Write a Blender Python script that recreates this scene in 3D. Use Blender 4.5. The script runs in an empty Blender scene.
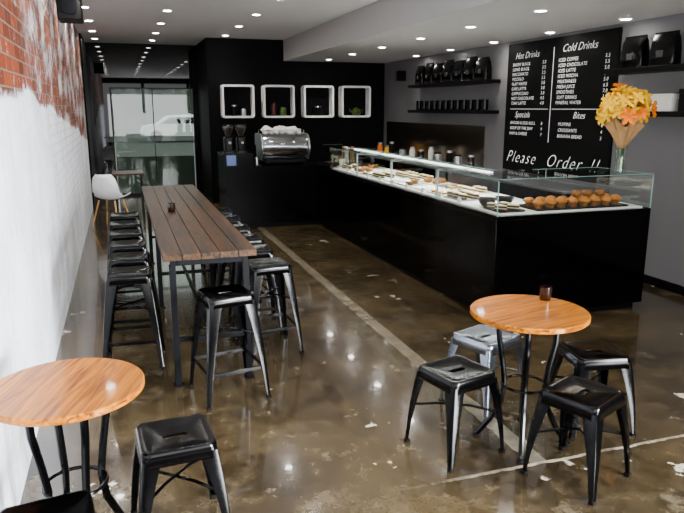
import bpy, bmesh, math, random
from mathutils import Vector, Matrix
random.seed(7)
scene = bpy.context.scene
COL = scene.collection
pi = math.pi

# ------------------------------------------------------------------ materials
def srgb(r, g, b):
    def c(x):
        x /= 255.0
        return x/12.92 if x <= 0.04045 else ((x+0.055)/1.055)**2.4
    return (c(r), c(g), c(b), 1.0)

def nt(name):
    m = bpy.data.materials.new(name); m.use_nodes = True
    n = m.node_tree.nodes; l = m.node_tree.links
    return m, n, l, n['Principled BSDF']

def pbr(name, col, rough=0.5, metal=0.0, var=0.12, scale=12.0, bump=0.0, coat=0.0, emit=None, es=0.0, spec=0.5):
    m, n, l, p = nt(name)
    tc = n.new('ShaderNodeTexCoord')
    no = n.new('ShaderNodeTexNoise'); no.inputs['Scale'].default_value = scale; no.inputs['Detail'].default_value = 4
    l.new(tc.outputs['Object'], no.inputs['Vector'])
    mx = n.new('ShaderNodeMix'); mx.data_type = 'RGBA'
    mx.inputs[6].default_value = tuple(c*(1-var) for c in col[:3])+(1,)
    mx.inputs[7].default_value = tuple(min(1, c*(1+var)) for c in col[:3])+(1,)
    l.new(no.outputs['Fac'], mx.inputs[0]); l.new(mx.outputs[2], p.inputs['Base Color'])
    p.inputs['Roughness'].default_value = rough; p.inputs['Metallic'].default_value = metal
    p.inputs['Coat Weight'].default_value = coat; p.inputs['Specular IOR Level'].default_value = spec
    if bump:
        b = n.new('ShaderNodeBump'); b.inputs['Strength'].default_value = bump; b.inputs['Distance'].default_value = 0.01
        l.new(no.outputs['Fac'], b.inputs['Height']); l.new(b.outputs['Normal'], p.inputs['Normal'])
    if emit:
        p.inputs['Emission Color'].default_value = emit; p.inputs['Emission Strength'].default_value = es
    return m

def glass_mat(name, tint=(0.96, 0.985, 0.975, 1), k=0.5, base=0.03):
    m = bpy.data.materials.new(name); m.use_nodes = True
    n = m.node_tree.nodes; l = m.node_tree.links; n.clear()
    o = n.new('ShaderNodeOutputMaterial'); t = n.new('ShaderNodeBsdfTransparent'); g = n.new('ShaderNodeBsdfGlossy')
    f = n.new('ShaderNodeLayerWeight'); f.inputs['Blend'].default_value = 0.5
    pw = n.new('ShaderNodeMath'); pw.operation = 'POWER'; pw.inputs[1].default_value = 3.5
    ml = n.new('ShaderNodeMath'); ml.operation = 'MULTIPLY_ADD'; ml.inputs[1].default_value = k; ml.inputs[2].default_value = base
    l.new(f.outputs['Facing'], pw.inputs[0]); l.new(pw.outputs[0], ml.inputs[0])
    t.inputs['Color'].default_value = tint; g.inputs['Roughness'].default_value = 0.02
    mx = n.new('ShaderNodeMixShader')
    l.new(ml.outputs[0], mx.inputs[0]); l.new(t.outputs[0], mx.inputs[1]); l.new(g.outputs[0], mx.inputs[2]); l.new(mx.outputs[0], o.inputs[0])
    return m

def wood_mat(name, c1, c2, rough=0.3, axis='X', plank=0.1, coat=0.3, stretch=14, spec=.4, lo=.36, hi=.62):
    m, n, l, p = nt(name)
    tc = n.new('ShaderNodeTexCoord'); mp = n.new('ShaderNodeMapping')
    s = [stretch, stretch, stretch]; s['XYZ'.index(axis)] = 1.2
    mp.inputs['Scale'].default_value = s
    l.new(tc.outputs['Object'], mp.inputs['Vector'])
    sep = n.new('ShaderNodeSeparateXYZ'); l.new(tc.outputs['Object'], sep.inputs[0])
    d = n.new('ShaderNodeMath'); d.operation = 'DIVIDE'; d.inputs[1].default_value = plank
    l.new(sep.outputs['Y' if axis == 'X' else 'X'], d.inputs[0])
    fl = n.new('ShaderNodeMath'); fl.operation = 'FLOOR'; l.new(d.outputs[0], fl.inputs[0])
    wn = n.new('ShaderNodeTexWhiteNoise'); wn.noise_dimensions = '1D'; l.new(fl.outputs[0], wn.inputs['W'])
    ad = n.new('ShaderNodeVectorMath'); ad.operation = 'ADD'
    sc = n.new('ShaderNodeVectorMath'); sc.operation = 'SCALE'; sc.inputs['Scale'].default_value = 20
    l.new(wn.outputs['Color'], sc.inputs[0]); l.new(mp.outputs[0], ad.inputs[0]); l.new(sc.outputs[0], ad.inputs[1])
    no = n.new('ShaderNodeTexNoise'); no.inputs['Scale'].default_value = 1.5; no.inputs['Detail'].default_value = 7; no.inputs['Distortion'].default_value = 2.0
    l.new(ad.outputs[0], no.inputs['Vector'])
    cr = n.new('ShaderNodeValToRGB'); cr.color_ramp.elements[0].position = lo; cr.color_ramp.elements[1].position = hi
    cr.color_ramp.elements[0].color = c1; cr.color_ramp.elements[1].color = c2
    l.new(no.outputs['Fac'], cr.inputs[0])
    hs = n.new('ShaderNodeHueSaturation'); l.new(cr.outputs[0], hs.inputs['Color'])
    mr = n.new('ShaderNodeMapRange'); mr.inputs['To Min'].default_value = 0.78; mr.inputs['To Max'].default_value = 1.22
    l.new(wn.outputs['Value'], mr.inputs[0]); l.new(mr.outputs[0], hs.inputs['Value'])
    l.new(hs.outputs[0], p.inputs['Base Color'])
    p.inputs['Roughness'].default_value = rough; p.inputs['Coat Weight'].default_value = coat; p.inputs['Coat Roughness'].default_value = 0.06
    p.inputs['Specular IOR Level'].default_value = spec
    b = n.new('ShaderNodeBump'); b.inputs['Strength'].default_value = 0.1; b.inputs['Distance'].default_value = 0.004
    l.new(no.outputs['Fac'], b.inputs['Height']); l.new(b.outputs['Normal'], p.inputs['Normal'])
    return m

def mnode(n, l, op, a, b=None, c=None, clamp=False):
    m = n.new('ShaderNodeMath'); m.operation = op; m.use_clamp = clamp
    for i, x in enumerate((a, b, c)):
        if x is None: continue
        if isinstance(x, (int, float)): m.inputs[i].default_value = x
        else: l.new(x, m.inputs[i])
    return m.outputs[0]

def mixc(n, l, fac, a, b):
    m = n.new('ShaderNodeMix'); m.data_type = 'RGBA'
    for idx, x in ((0, fac), (6, a), (7, b)):
        if isinstance(x, (int, float, tuple)): m.inputs[idx].default_value = x
        else: l.new(x, m.inputs[idx])
    return m.outputs[2]

def ramp(n, l, src, a, b):
    r = n.new('ShaderNodeMapRange'); r.inputs['From Min'].default_value = a; r.inputs['From Max'].default_value = b
    r.interpolation_type = 'SMOOTHSTEP'; l.new(src, r.inputs[0]); return r.outputs[0]

def noise(n, l, vec, scale, detail=5, rough=0.55):
    no = n.new('ShaderNodeTexNoise'); no.inputs['Scale'].default_value = scale; no.inputs['Detail'].default_value = detail
    no.inputs['Roughness'].default_value = rough
    l.new(vec, no.inputs['Vector']); return no.outputs['Fac']

def floor_mat():
    m, n, l, p = nt('polished_concrete')
    tc = n.new('ShaderNodeTexCoord'); v = tc.outputs['Object']
    sep = n.new('ShaderNodeSeparateXYZ'); l.new(v, sep.inputs[0]); X, Y = sep.outputs[0], sep.outputs[1]
    n1 = noise(n, l, v, 1.3, 6, .6); n2 = noise(n, l, v, 7, 6, 0.7); n3 = noise(n, l, v, 2.2, 8, 0.68); n4 = noise(n, l, v, 60, 3)
    n5 = noise(n, l, v, 3.1, 7, .72)
    base = mixc(n, l, ramp(n, l, n1, 0.34, 0.66), srgb(32, 25, 15), srgb(68, 57, 38))
    base = mixc(n, l, mnode(n, l, 'MULTIPLY', ramp(n, l, n2, 0.42, 0.75), 0.4), base, srgb(106, 92, 67))
    base = mixc(n, l, mnode(n, l, 'MULTIPLY', ramp(n, l, n4, 0.5, 0.7), 0.3), base, srgb(22, 17, 10))
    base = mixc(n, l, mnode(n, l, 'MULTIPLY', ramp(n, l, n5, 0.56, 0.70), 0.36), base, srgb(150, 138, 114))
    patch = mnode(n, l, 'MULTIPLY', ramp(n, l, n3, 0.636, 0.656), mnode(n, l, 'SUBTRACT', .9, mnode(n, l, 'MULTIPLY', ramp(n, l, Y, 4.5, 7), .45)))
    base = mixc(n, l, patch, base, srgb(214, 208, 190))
    wob = mnode(n, l, 'MULTIPLY', mnode(n, l, 'SUBTRACT', n2, 0.5), 0.05)
    brk = ramp(n, l, n2, 0.40, 0.56)
    dx = mnode(n, l, 'ABSOLUTE', mnode(n, l, 'ADD', mnode(n, l, 'SUBTRACT', X, 1.93), wob))
    s1 = mnode(n, l, 'LESS_THAN', dx, 0.05)
    s1 = mnode(n, l, 'MULTIPLY', s1, mnode(n, l, 'GREATER_THAN', Y, 2.6))
    s1 = mnode(n, l, 'MULTIPLY', s1, mnode(n, l, 'MULTIPLY_ADD', brk, 0.15, 0.42))
    base = mixc(n, l, s1, base, srgb(132, 126, 110))
    dy = mnode(n, l, 'ABSOLUTE', mnode(n, l, 'ADD', mnode(n, l, 'SUBTRACT', Y, 2.6), wob))
    s2 = mnode(n, l, 'LESS_THAN', dy, 0.011)
    s2 = mnode(n, l, 'MULTIPLY', s2, ramp(n, l, X, 1.1, 2.1))
    base = mixc(n, l, mnode(n, l, 'MULTIPLY', s2, mnode(n, l, 'MULTIPLY_ADD', brk, 0.5, 0.2)), base, srgb(200, 190, 168))
    l.new(base, p.inputs['Base Color'])
    r = n.new('ShaderNodeMapRange'); r.inputs['To Min'].default_value = 0.06; r.inputs['To Max'].default_value = 0.26
    l.new(n2, r.inputs[0]); l.new(r.outputs[0], p.inputs['Roughness'])
    b = n.new('ShaderNodeBump'); b.inputs['Strength'].default_value = 0.04; b.inputs['Distance'].default_value = 0.01
    l.new(n2, b.inputs['Height']); l.new(b.outputs['Normal'], p.inputs['Normal'])
    p.inputs['Specular IOR Level'].default_value = 0.5
    p.inputs['Coat Weight'].default_value = 0.35; p.inputs['Coat Roughness'].default_value = 0.04
    return m

def leftwall_mat():
    m, n, l, p = nt('whitewashed_brick')
    tc = n.new('ShaderNodeTexCoord'); v = tc.outputs['Object']
    sep = n.new('ShaderNodeSeparateXYZ'); l.new(v, sep.inputs[0]); Y, Z = sep.outputs[1], sep.outputs[2]
    cb = n.new('ShaderNodeCombineXYZ'); l.new(Y, cb.inputs[0]); l.new(Z, cb.inputs[1])
    br = n.new('ShaderNodeTexBrick'); l.new(cb.outputs[0], br.inputs['Vector'])
    br.inputs['Scale'].default_value = 1.0; br.inputs['Brick Width'].default_value = 0.24; br.inputs['Row Height'].default_value = 0.086
    br.inputs['Mortar Size'].default_value = 0.007; br.inputs['Mortar Smooth'].default_value = 0.3; br.inputs['Bias'].default_value = -0.1
    n1 = noise(n, l, v, 2.2, 7, 0.65); n2 = noise(n, l, v, 9, 6, 0.7); n6 = noise(n, l, v, 1.1, 3, .5); n7 = noise(n, l, v, 4.5, 8, .75)
    br.inputs['Color1'].default_value = srgb(132, 56, 24); br.inputs['Color2'].default_value = srgb(72, 30, 15); br.inputs['Mortar'].default_value = srgb(118, 100, 84)
    zb = n.new('ShaderNodeMapRange'); zb.inputs['From Min'].default_value = 5.0; zb.inputs['From Max'].default_value = 13.4
    zb.inputs['To Min'].default_value = 1.88; zb.inputs['To Max'].default_value = 1.2; l.new(Y, zb.inputs[0])
    zz = mnode(n, l, 'ADD', zb.outputs[0], mnode(n, l, 'MULTIPLY', mnode(n, l, 'SUBTRACT', n6, 0.5), 0.35))
    zz = mnode(n, l, 'ADD', zz, mnode(n, l, 'MULTIPLY', mnode(n, l, 'SUBTRACT', n7, 0.5), 0.28))
    below = ramp(n, l, mnode(n, l, 'SUBTRACT', zz, Z), -0.02, 0.03)
    far = ramp(n, l, Y, 4.7, 5.6)
    spl = mnode(n, l, 'MULTIPLY', far, ramp(n, l, mnode(n, l, 'ADD', mnode(n, l, 'MULTIPLY', n7, 0.6), mnode(n, l, 'MULTIPLY', n1, 0.4)), 0.47, 0.57))
    spl = mnode(n, l, 'MULTIPLY', spl, 0.62)
    near_sp = mnode(n, l, 'MULTIPLY', ramp(n, l, n2, 0.58, 0.68), 0.4)
    spl = mnode(n, l, 'MAXIMUM', spl, near_sp)
    w = mnode(n, l, 'MAXIMUM', below, spl)
    white = mixc(n, l, ramp(n, l, n1, 0.3, 0.7), srgb(214, 219, 232), srgb(248, 249, 254))
    stain = mnode(n, l, 'MULTIPLY', ramp(n, l, n7, 0.54, 0.68), mnode(n, l, 'MULTIPLY_ADD', far, 0.3, 0.15))
    white = mixc(n, l, stain, white, srgb(160, 146, 134))
    fade = mixc(n, l, mnode(n, l, 'MULTIPLY', far, 0.15), br.outputs['Color'], srgb(150, 118, 102))
    col = mixc(n, l, w, fade, white)
    l.new(col, p.inputs['Base Color']); p.inputs['Roughness'].default_value = 0.8; p.inputs['Specular IOR Level'].default_value = .2
    smooth_zone = mnode(n, l, 'MULTIPLY', below, mnode(n, l, 'LESS_THAN', Y, 6.2))
    h = mnode(n, l, 'ADD', mnode(n, l, 'MULTIPLY', mnode(n, l, 'SUBTRACT', 1.0, br.outputs['Fac']), mnode(n, l, 'SUBTRACT', 1.0, smooth_zone)), mnode(n, l, 'MULTIPLY', n2, 1.8))
    b = n.new('ShaderNodeBump'); b.inputs['Strength'].default_value = 1.0; b.inputs['Distance'].default_value = 0.02
    l.new(h, b.inputs['Height']); l.new(b.outputs['Normal'], p.inputs['Normal'])
    return m

def street_facade():
    m, n, l, p = nt('street_facade')
    tc = n.new('ShaderNodeTexCoord'); v = tc.outputs['Object']
    sep = n.new('ShaderNodeSeparateXYZ'); l.new(v, sep.inputs[0]); X, Z = sep.outputs[0], sep.outputs[2]
    n1 = noise(n, l, v, 1.4, 6, .65)
    tree = mnode(n, l, 'MULTIPLY', ramp(n, l, n1, 0.42, 0.56), ramp(n, l, Z, 1.0, 1.8))
    wv = n.new('ShaderNodeTexWave'); wv.inputs['Scale'].default_value = .35; l.new(v, wv.inputs['Vector'])
    col = mixc(n, l, mnode(n, l, 'MULTIPLY', ramp(n, l, wv.outputs['Fac'], .6, .7), .7), srgb(84, 92, 86), srgb(22, 24, 24))
    col = mixc(n, l, mnode(n, l, 'MULTIPLY', tree, .8), col, srgb(24, 38, 14))
    l.new(col, p.inputs['Base Color']); p.inputs['Roughness'].default_value = .8
    return m

M = {}
M['floor'] = floor_mat()
M['brick'] = leftwall_mat()
M['ceil'] = pbr('ceiling_paint', srgb(212, 212, 212), 0.8, var=0.03)
M['lowceil'] = pbr('bulkhead_paint', srgb(180, 180, 180), 0.8, var=0.03)
M['greywall'] = pbr('grey_paint', srgb(98, 98, 100), 0.75, var=0.05, scale=3)
M['blackwall'] = pbr('black_paint', srgb(3, 3, 5), 0.6, var=0.1, scale=2, spec=.08)
M['blackglass'] = pbr('black_glazing', srgb(2, 2, 3), 0.02, var=0.05, spec=.55)
M['blackmetal'] = pbr('black_enamel', srgb(1, 1, 1.5), 0.17, var=0.1, bump=0.02, spec=0.16)
M['blackframe'] = pbr('blackened_steel', srgb(4, 5, 8), 0.35, 0.0, spec=.12)
M['rubber'] = pbr('black_rubber', srgb(6, 6, 6), 0.8, spec=.1)
M['counter'] = pbr('black_laminate', srgb(1, 1, 1.5), 0.1, var=0.1, scale=3, spec=0.12)
M['rearlam'] = pbr('black_board', srgb(1, 1, 2), 0.2, var=0.1, scale=3, spec=0.05)
M['matteblack'] = pbr('matte_black', srgb(4, 4, 5), 0.5, spec=.12)
M['steel'] = pbr('brushed_steel', srgb(190, 192, 196), 0.28, 1.0, var=0.06, scale=30)
M['splash'] = pbr('warm_steel', srgb(168, 156, 140), 0.22, 1.0, var=0.08, scale=6)
M['chrome'] = pbr('chrome', srgb(172, 174, 178), 0.1, 1.0, var=0.02)
M['galv'] = pbr('galvanised_steel', srgb(132, 138, 148), 0.22, 1.0, var=0.2, scale=40)
M['white'] = pbr('white_paint', srgb(248, 248, 248), 0.45, var=0.02)
M['whitedeck'] = pbr('white_stone_deck', srgb(240, 240, 236), 0.3, var=0.03)
M['oak'] = wood_mat('honey_oak', srgb(92, 38, 0), srgb(178, 106, 0), 0.3, 'X', 0.09, 0.3, spec=.1, lo=.33, hi=.6)
M['darkwood'] = wood_mat('dark_boards', srgb(13, 7, 3), srgb(72, 45, 20), 0.4, 'Y', 0.118, 0.06, spec=.2)
M['lightwood'] = wood_mat('beech', srgb(190, 140, 80), srgb(214, 170, 110), 0.4, 'Z', 1, 0.1)
M['glass'] = glass_mat('clear_glass', k=.6, base=.05)
M['windowglass'] = glass_mat('tinted_window_glass', (0.74, 0.8, 0.75, 1), .4, .04)
M['glassedge'] = pbr('glass_edge', srgb(120, 160, 148), 0.15, var=0.05, spec=0.8)
M['darkglass'] = pbr('dark_brown_glass', srgb(24, 9, 5), 0.06, var=0.1, spec=0.7)
M['lamp'] = pbr('lamp_lens', (1, 1, 1, 1), 0.5, emit=(1.0, 0.96, 0.9, 1), es=150)
M['led'] = pbr('led_strip', (1, 1, 1, 1), 0.5, emit=(1.0, 0.98, 0.94, 1), es=18)
M['bluepanel'] = pbr('blue_panel', srgb(20, 50, 110), 0.2, emit=srgb(60, 120, 220), es=0.15)
M['board'] = pbr('chalkboard_black', srgb(3, 3, 4), 0.6, var=0.1, spec=.1)
M['chalk'] = pbr('chalk', srgb(245, 245, 245), 0.9, var=0.02, emit=(1, 1, 1, 1), es=0.6)  # slight glow put into the chalk so the lettering looks whiter
M['kraft'] = pbr('kraft_paper', srgb(168, 128, 78), 0.7, var=0.2, bump=0.3)
M['yellow'] = pbr('yellow_petal', srgb(238, 190, 0), 0.6, var=0.12, scale=30, spec=.1)
M['orange'] = pbr('orange_petal', srgb(226, 120, 0), 0.6, var=0.15, scale=30, spec=.1)
M['leaf'] = pbr('leaf', srgb(34, 74, 6), 0.5, var=0.25, scale=20)
M['pastry'] = pbr('golden_pastry', srgb(166, 100, 12), 0.5, var=0.45, scale=35, bump=0.5, spec=.3)
M['bread'] = pbr('brown_crust', srgb(122, 72, 14), 0.6, var=0.45, scale=30, bump=0.4, spec=.3)
M['choc'] = pbr('chocolate', srgb(44, 20, 8), 0.35, var=0.2)
M['cream'] = pbr('cream', srgb(232, 214, 160), 0.5, var=0.08)
M['paperwhite'] = pbr('paper_white', srgb(232, 232, 228), 0.7, var=0.03)
M['cloth'] = pbr('white_cotton', srgb(226, 224, 216), 0.85, var=0.06, bump=.2)
M['whiteplastic'] = pbr('white_plastic', srgb(240, 241, 244), 0.3, var=0.02)
M['orangeplastic'] = pbr('orange_glaze', srgb(226, 110, 0), 0.35)
M['green'] = pbr('green_glaze', srgb(56, 84, 16), 0.3)
M['red'] = pbr('maroon_glaze', srgb(74, 18, 10), 0.3)
M['asphalt'] = pbr('asphalt', srgb(66, 72, 68), 0.8, var=0.15, scale=4)
M['carpaint'] = pbr('white_car_paint', srgb(226, 230, 230), 0.4, 0.0, var=0.02)
M['facade'] = street_facade()
M['frost'] = pbr('frosted_film', srgb(84, 96, 92), 0.5, var=0.06, scale=2)
M['bean'] = pbr('coffee_beans', srgb(40, 18, 8), 0.4, var=0.4, scale=80, bump=0.5)
M['signgrey'] = pbr('label_grey', srgb(60, 60, 62), 0.6)

# ------------------------------------------------------------------ mesh builder
class B:
    def __init__(s): s.v = []; s.f = []; s.m = []; s.cur = 0
    def face(s, idx): s.f.append(tuple(idx)); s.m.append(s.cur)
    def box(s, x0, x1, y0, y1, z0, z1):
        o = len(s.v)
        s.v += [(x0, y0, z0), (x1, y0, z0), (x1, y1, z0), (x0, y1, z0), (x0, y0, z1), (x1, y0, z1), (x1, y1, z1), (x0, y1, z1)]
        for q in ((0, 3, 2, 1), (4, 5, 6, 7), (0, 1, 5, 4), (1, 2, 6, 5), (2, 3, 7, 6), (3, 0, 4, 7)):
            s.face([o+i for i in q])
        return s
    def loft(s, loops, c0=True, c1=True, closed=True):
        n = len(loops[0]); o = len(s.v)
        for lp in loops: s.v += [tuple(p) for p in lp]
        for k in range(len(loops)-1):
            a = o+k*n; b = a+n
            for i in range(n if closed else n-1):
                j = (i+1) % n
                s.face((a+i, a+j, b+j, b+i))
        if c0: s.face([o+i for i in range(n)][::-1])
        if c1: s.face([o+(len(loops)-1)*n+i for i in range(n)])
        return s
    def lathe(s, prof, n=24, c=(0, 0, 0), c0=True, c1=True):
        loops = [[(c[0]+r*math.cos(2*pi*i/n), c[1]+r*math.sin(2*pi*i/n), c[2]+z) for i in range(n)] for r, z in prof]
        return s.loft(loops, c0, c1)
    def tube(s, pts, r, n=8, squash=None):
        pts = [Vector(p) for p in pts]; loops = []
        up = Vector((0, 0, 1))
        d0 = (pts[1]-pts[0]).normalized()
        if abs(d0.dot(up)) > 0.95: up = Vector((1, 0, 0))
        x = d0.cross(up).normalized()
        for i, p in enumerate(pts):
            if i == 0: d = pts[1]-pts[0]
            elif i == len(pts)-1: d = pts[-1]-pts[-2]
            else: d = (pts[i+1]-pts[i]).normalized()+(pts[i]-pts[i-1]).normalized()
            d.normalize(); x = (x-d*x.dot(d)).normalized(); y = d.cross(x)
            rr = r[i] if isinstance(r, (list, tuple)) else r
            loops.append([p+x*rr*math.cos(2*pi*k/n)+y*rr*math.sin(2*pi*k/n) for k in range(n)])
        return s.loft(loops)
    def ball(s, c, rx, ry=None, rz=None, n=14, m=8):
        ry = ry or rx; rz = rz or rx
        loops = []
        for k in range(m+1):
            t = -pi/2+pi*(k+0.0)/m
            t = max(-pi/2+0.08, min(pi/2-0.08, t))
            loops.append([(c[0]+rx*math.cos(t)*math.cos(2*pi*i/n), c[1]+ry*math.cos(t)*math.sin(2*pi*i/n), c[2]+rz*math.sin(t)) for i in range(n)])
        return s.loft(loops)
    def mesh(s, name, mats, angle=35, smooth=True):
        me = bpy.data.meshes.new(name)
        me.from_pydata(s.v, [], s.f)
        bm = bmesh.new(); bm.from_mesh(me); bmesh.ops.recalc_face_normals(bm, faces=bm.faces); bm.to_mesh(me); bm.free()
        if not isinstance(mats, (list, tuple)): mats = [mats]
        for mt in mats: me.materials.append(mt)
        me.polygons.foreach_set('material_index', s.m)
        me.polygons.foreach_set('use_smooth', [smooth]*len(me.polygons))
        if smooth: me.set_sharp_from_angle(angle=math.radians(angle))
        me.update(); return me
    def obj(s, name, mats, parent=None, loc=(0, 0, 0), rot=(0, 0, 0), bevel=0, solid=0, **kw):
        o = bpy.data.objects.new(name, s.mesh(name, mats, **kw)); COL.objects.link(o)
        o.location = loc; o.rotation_euler = rot
        if parent: o.parent = parent
        if solid:
            md = o.modifiers.new('solid', 'SOLIDIFY'); md.thickness = solid; md.offset = 0
        if bevel:
            md = o.modifiers.new('bevel', 'BEVEL'); md.width = bevel; md.segments = 2; md.limit_method = 'ANGLE'; md.angle_limit = 0.8
        return o

def tag(o, label, cat, group=None):
    o['label'] = label; o['category'] = cat
    if group: o['group'] = group
    return o

def thing(name, label, cat, loc=(0, 0, 0), rz=0, group=None):
    e = bpy.data.objects.new(name, None); COL.objects.link(e); e.location = loc; e.rotation_euler = (0, 0, rz)
    e.empty_display_size = 0.1
    return tag(e, label, cat, group)

def dup(o, loc=None, rz=None, label=None, parent=None):
    c = o.copy(); COL.objects.link(c)
    if parent: c.parent = parent
    if loc is not None: c.location = loc
    if rz is not None: c.rotation_euler = (o.rotation_euler[0], o.rotation_euler[1], rz)
    if label: c['label'] = label
    for ch in list(o.children): dup(ch, parent=c)
    return c

def struct(o):
    o['kind'] = 'structure'; return o

def rrect(hx, hy, r, z, nc=7, c=(0, 0)):
    pts = []
    for k, (sx, sy) in enumerate(((1, 1), (-1, 1), (-1, -1), (1, -1))):
        for i in range(nc):
            a = k*pi/2+(pi/2)*i/(nc-1)
            pts.append([c[0]+sx*(hx-r)+r*math.cos(a), c[1]+sy*(hy-r)+r*math.sin(a), z])
    return pts

# ------------------------------------------------------------------ room shell
XL, XR, YF, YB, YG = -0.555, 5.1, -1.6, 12.7, 14.4
ZU, ZL, XB = 3.03, 2.65, 3.04
struct(B().box(XL-0.2, XR+0.2, YF-0.2, YG, -0.1, 0).obj('floor', M['floor']))
struct(B().box(XL-0.2, XL, YF, YG, 0, ZU+0.1).obj('wall_left', M['brick']))
struct(B().box(XR, XR+0.2, YF, YB+0.2, 0, ZU+0.1).obj('wall_right', M['greywall']))
struct(B().box(1.6, XR, YB, YB+0.15, 0, ZU).obj('wall_back', M['blackwall']))
struct(B().box(1.6, 1.75, YB+0.15, YG, 0, ZU).obj('wall_return', M['blackwall']))
struct(B().box(XL, XB, YF, YG, ZU, ZU+0.1).obj('ceiling', M['ceil']))
struct(B().box(XB, XR, YF, YB, ZL, ZU+0.1).obj('ceiling', M['lowceil']))
struct(B().box(XL, XL+.03, 12.7, YG-.06, 0, ZU).obj('trim_2', M['blackwall']))
b = B(); b.box(XL, 1.6, YG-0.06, YG, 2.18, ZU); b.box(XL, -0.14, YG-0.06, YG, 0, 2.18); b.box(1.5, 1.6, YG-0.06, YG, 0, 2.18)
struct(b.obj('wall_glazed', M['blackglass']))
wn = struct(B().box(-0.10, 1.46, YG-0.035, YG-0.025, 0.05, 2.14).obj('window_1', M['windowglass']))  # pane in front of the added street that imitates a reflection
b = B()
for x0, x1 in ((-0.14, -0.12), (0.67, 0.685), (1.48, 1.5)): b.box(x0, x1, YG-0.05, YG-0.01, 0, 2.18)
b.box(-0.12, 1.48, YG-0.05, YG-0.01, 2.16, 2.18); b.box(-0.12, 1.48, YG-0.05, YG-0.01, 0, 0.05)
struct(b.obj('trim_1', M['blackframe']))
struct(B().box(-0.10, 1.46, YG-0.022, YG-0.018, 0.05, 0.8).obj('trim_3', M['frost']))
struct(B().box(XR-0.015, XR, YF, YB, 0, 0.09).obj('baseboard_right', M['matteblack'], bevel=0.004))
# shopfront behind the viewer
b = B(); b.box(XL-0.2, XR+0.2, YF-0.15, YF, 0, 0.35); b.box(XL-0.2, XR+0.2, YF-0.15, YF, 2.8, ZU+0.1)
for x in (XL-0.2, 1.0, 2.9, XR-0.05): b.box(x, x+0.12, YF-0.15, YF, 0.35, 2.8)
struct(b.obj('wall_front', M['matteblack']))

# ground, facade and car added behind the end glass to imitate its reflection
o = struct(B().box(-14, 18, YG, 50, -0.12, -0.02).obj('floor_reflected_street', M['asphalt']))
b = B(); b.box(-14, 18, 49, 49.5, -0.02, 4.6)
struct(b.obj('wall_reflected_street', M['facade']))
def car():
    e = thing('car', 'white car imitating the street reflection in the end glass', 'car', (3.2, 38, -0.02))
    prof = [(-2.1, .35), (-2.15, .6), (-2.0, .85), (-1.3, .95), (-.7, 1.4), (.7, 1.45), (1.35, .98), (2.05, .85), (2.15, .55), (2.1, .3)]
    b = B(); loops = []
    for y, sc in ((-.85, .93), (-.7, 1.0), (.7, 1.0), (.85, .93)):
        loops.append([(x*sc, y, .3+(z-.3)*(sc if z > 1 else 1)) for x, z in prof])
    b.loft(loops); b.obj('body', M['carpaint'], e)
    for y in (-.865, .865):
        for xa in ((-1.1, -.62, -.05, -.05), (.05, .05, .6, 1.1)):
            zt = [.98, 1.3, 1.31, .98]
            b = B(); b.loft([[(x, y+d, z) for x, z in zip(xa, zt)] for d in (-.02, .02)])
            b.obj('side_window', M['matteblack'], e)
    for x in (-1.35, 1.35):
        for y in (-.8, .8):
            b = B(); b.tube([(x, y-.1, .32), (x, y+.1, .32)], .32, 20); b.obj('wheel', M['rubber'], e)
car()

# ------------------------------------------------------------------ stools
def make_stool(name, H, foot, mat, label, loc, rz, group, tall):
    e = thing(name, label, 'stool', loc, rz, group)
    s = 0.149 if not tall else .143
    b = B()
    def sk(h, z0, drop):
        L = rrect(h, h, .035, z0)
        for p in L:
            cn = min(abs(p[0]), abs(p[1]))/h
            p[2] = z0-drop*cn**3
        return L
    loops = [sk(s+.006, H-.032, .06), sk(s, H-.008, 0), rrect(s-.004, s-.004, .033, H-.001), rrect(s-.012, s-.012, .03, H),
             rrect(s-.03, s-.03, .03, H-.007), rrect(.06, .04, .03, H-.010), rrect(.052, .017, .0165, H-.011), rrect(.050, .015, .0145, H-.022)]
    b.loft(loops, False, False); b.obj('seat', mat, e, solid=.002, angle=50)
    for sx in (-1, 1):
        for sy in (-1, 1):
            b = B(); loops = []
            for t in (0, .25, .5, .75, 1):
                z = (H-.03)*(1-t)+.012*t
                c = (s+.001)*(1-t)+foot*t + .006*math.sin(pi*t)
                w = .05*(1-t)**1.3+.024; th = .007
                P = [(0, -.012), (-.0035, -.0035), (-.012, 0), (-w, 0), (-w, -th), (-th-.006, -th), (-th, -th-.006), (-th, -w), (0, -w)]
                loops.append([(sx*(c+px), sy*(c+py), z) for px, py in P])
            b.loft(loops); b.obj('leg', mat, e, angle=40)
            b = B(); c = foot; b.box(*sorted((sx*(c+.002), sx*(c-.026))), *sorted((sy*(c+.002), sy*(c-.026))), 0, .018)
            b.obj('foot', M['rubber'], e, bevel=.003)
    def half(z): return s+(foot-s)*(1-z/H)-.012
    if tall:
        z = .2; h = half(z)
        for q in range(4):
            b = B(); b.box(-h, h, h-.004, h+.004, z-.012, z+.012)
            b.obj('footrest', mat, e, rot=(0, 0, q*pi/2), bevel=.002)
    z = H*.52 if not tall else H*.62
    h = half(z)-.008
    for sg in (1, -1):
        b = B()
        b.tube([(-h, -h*sg, z+.006*sg), (-h*.4, -h*.4*sg, z+.02+.006*sg), (h*.4, h*.4*sg, z+.02+.006*sg), (h, h*sg, z+.006*sg)], .007, 6)
        b.obj('cross_brace', mat, e)
    return e

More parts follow.
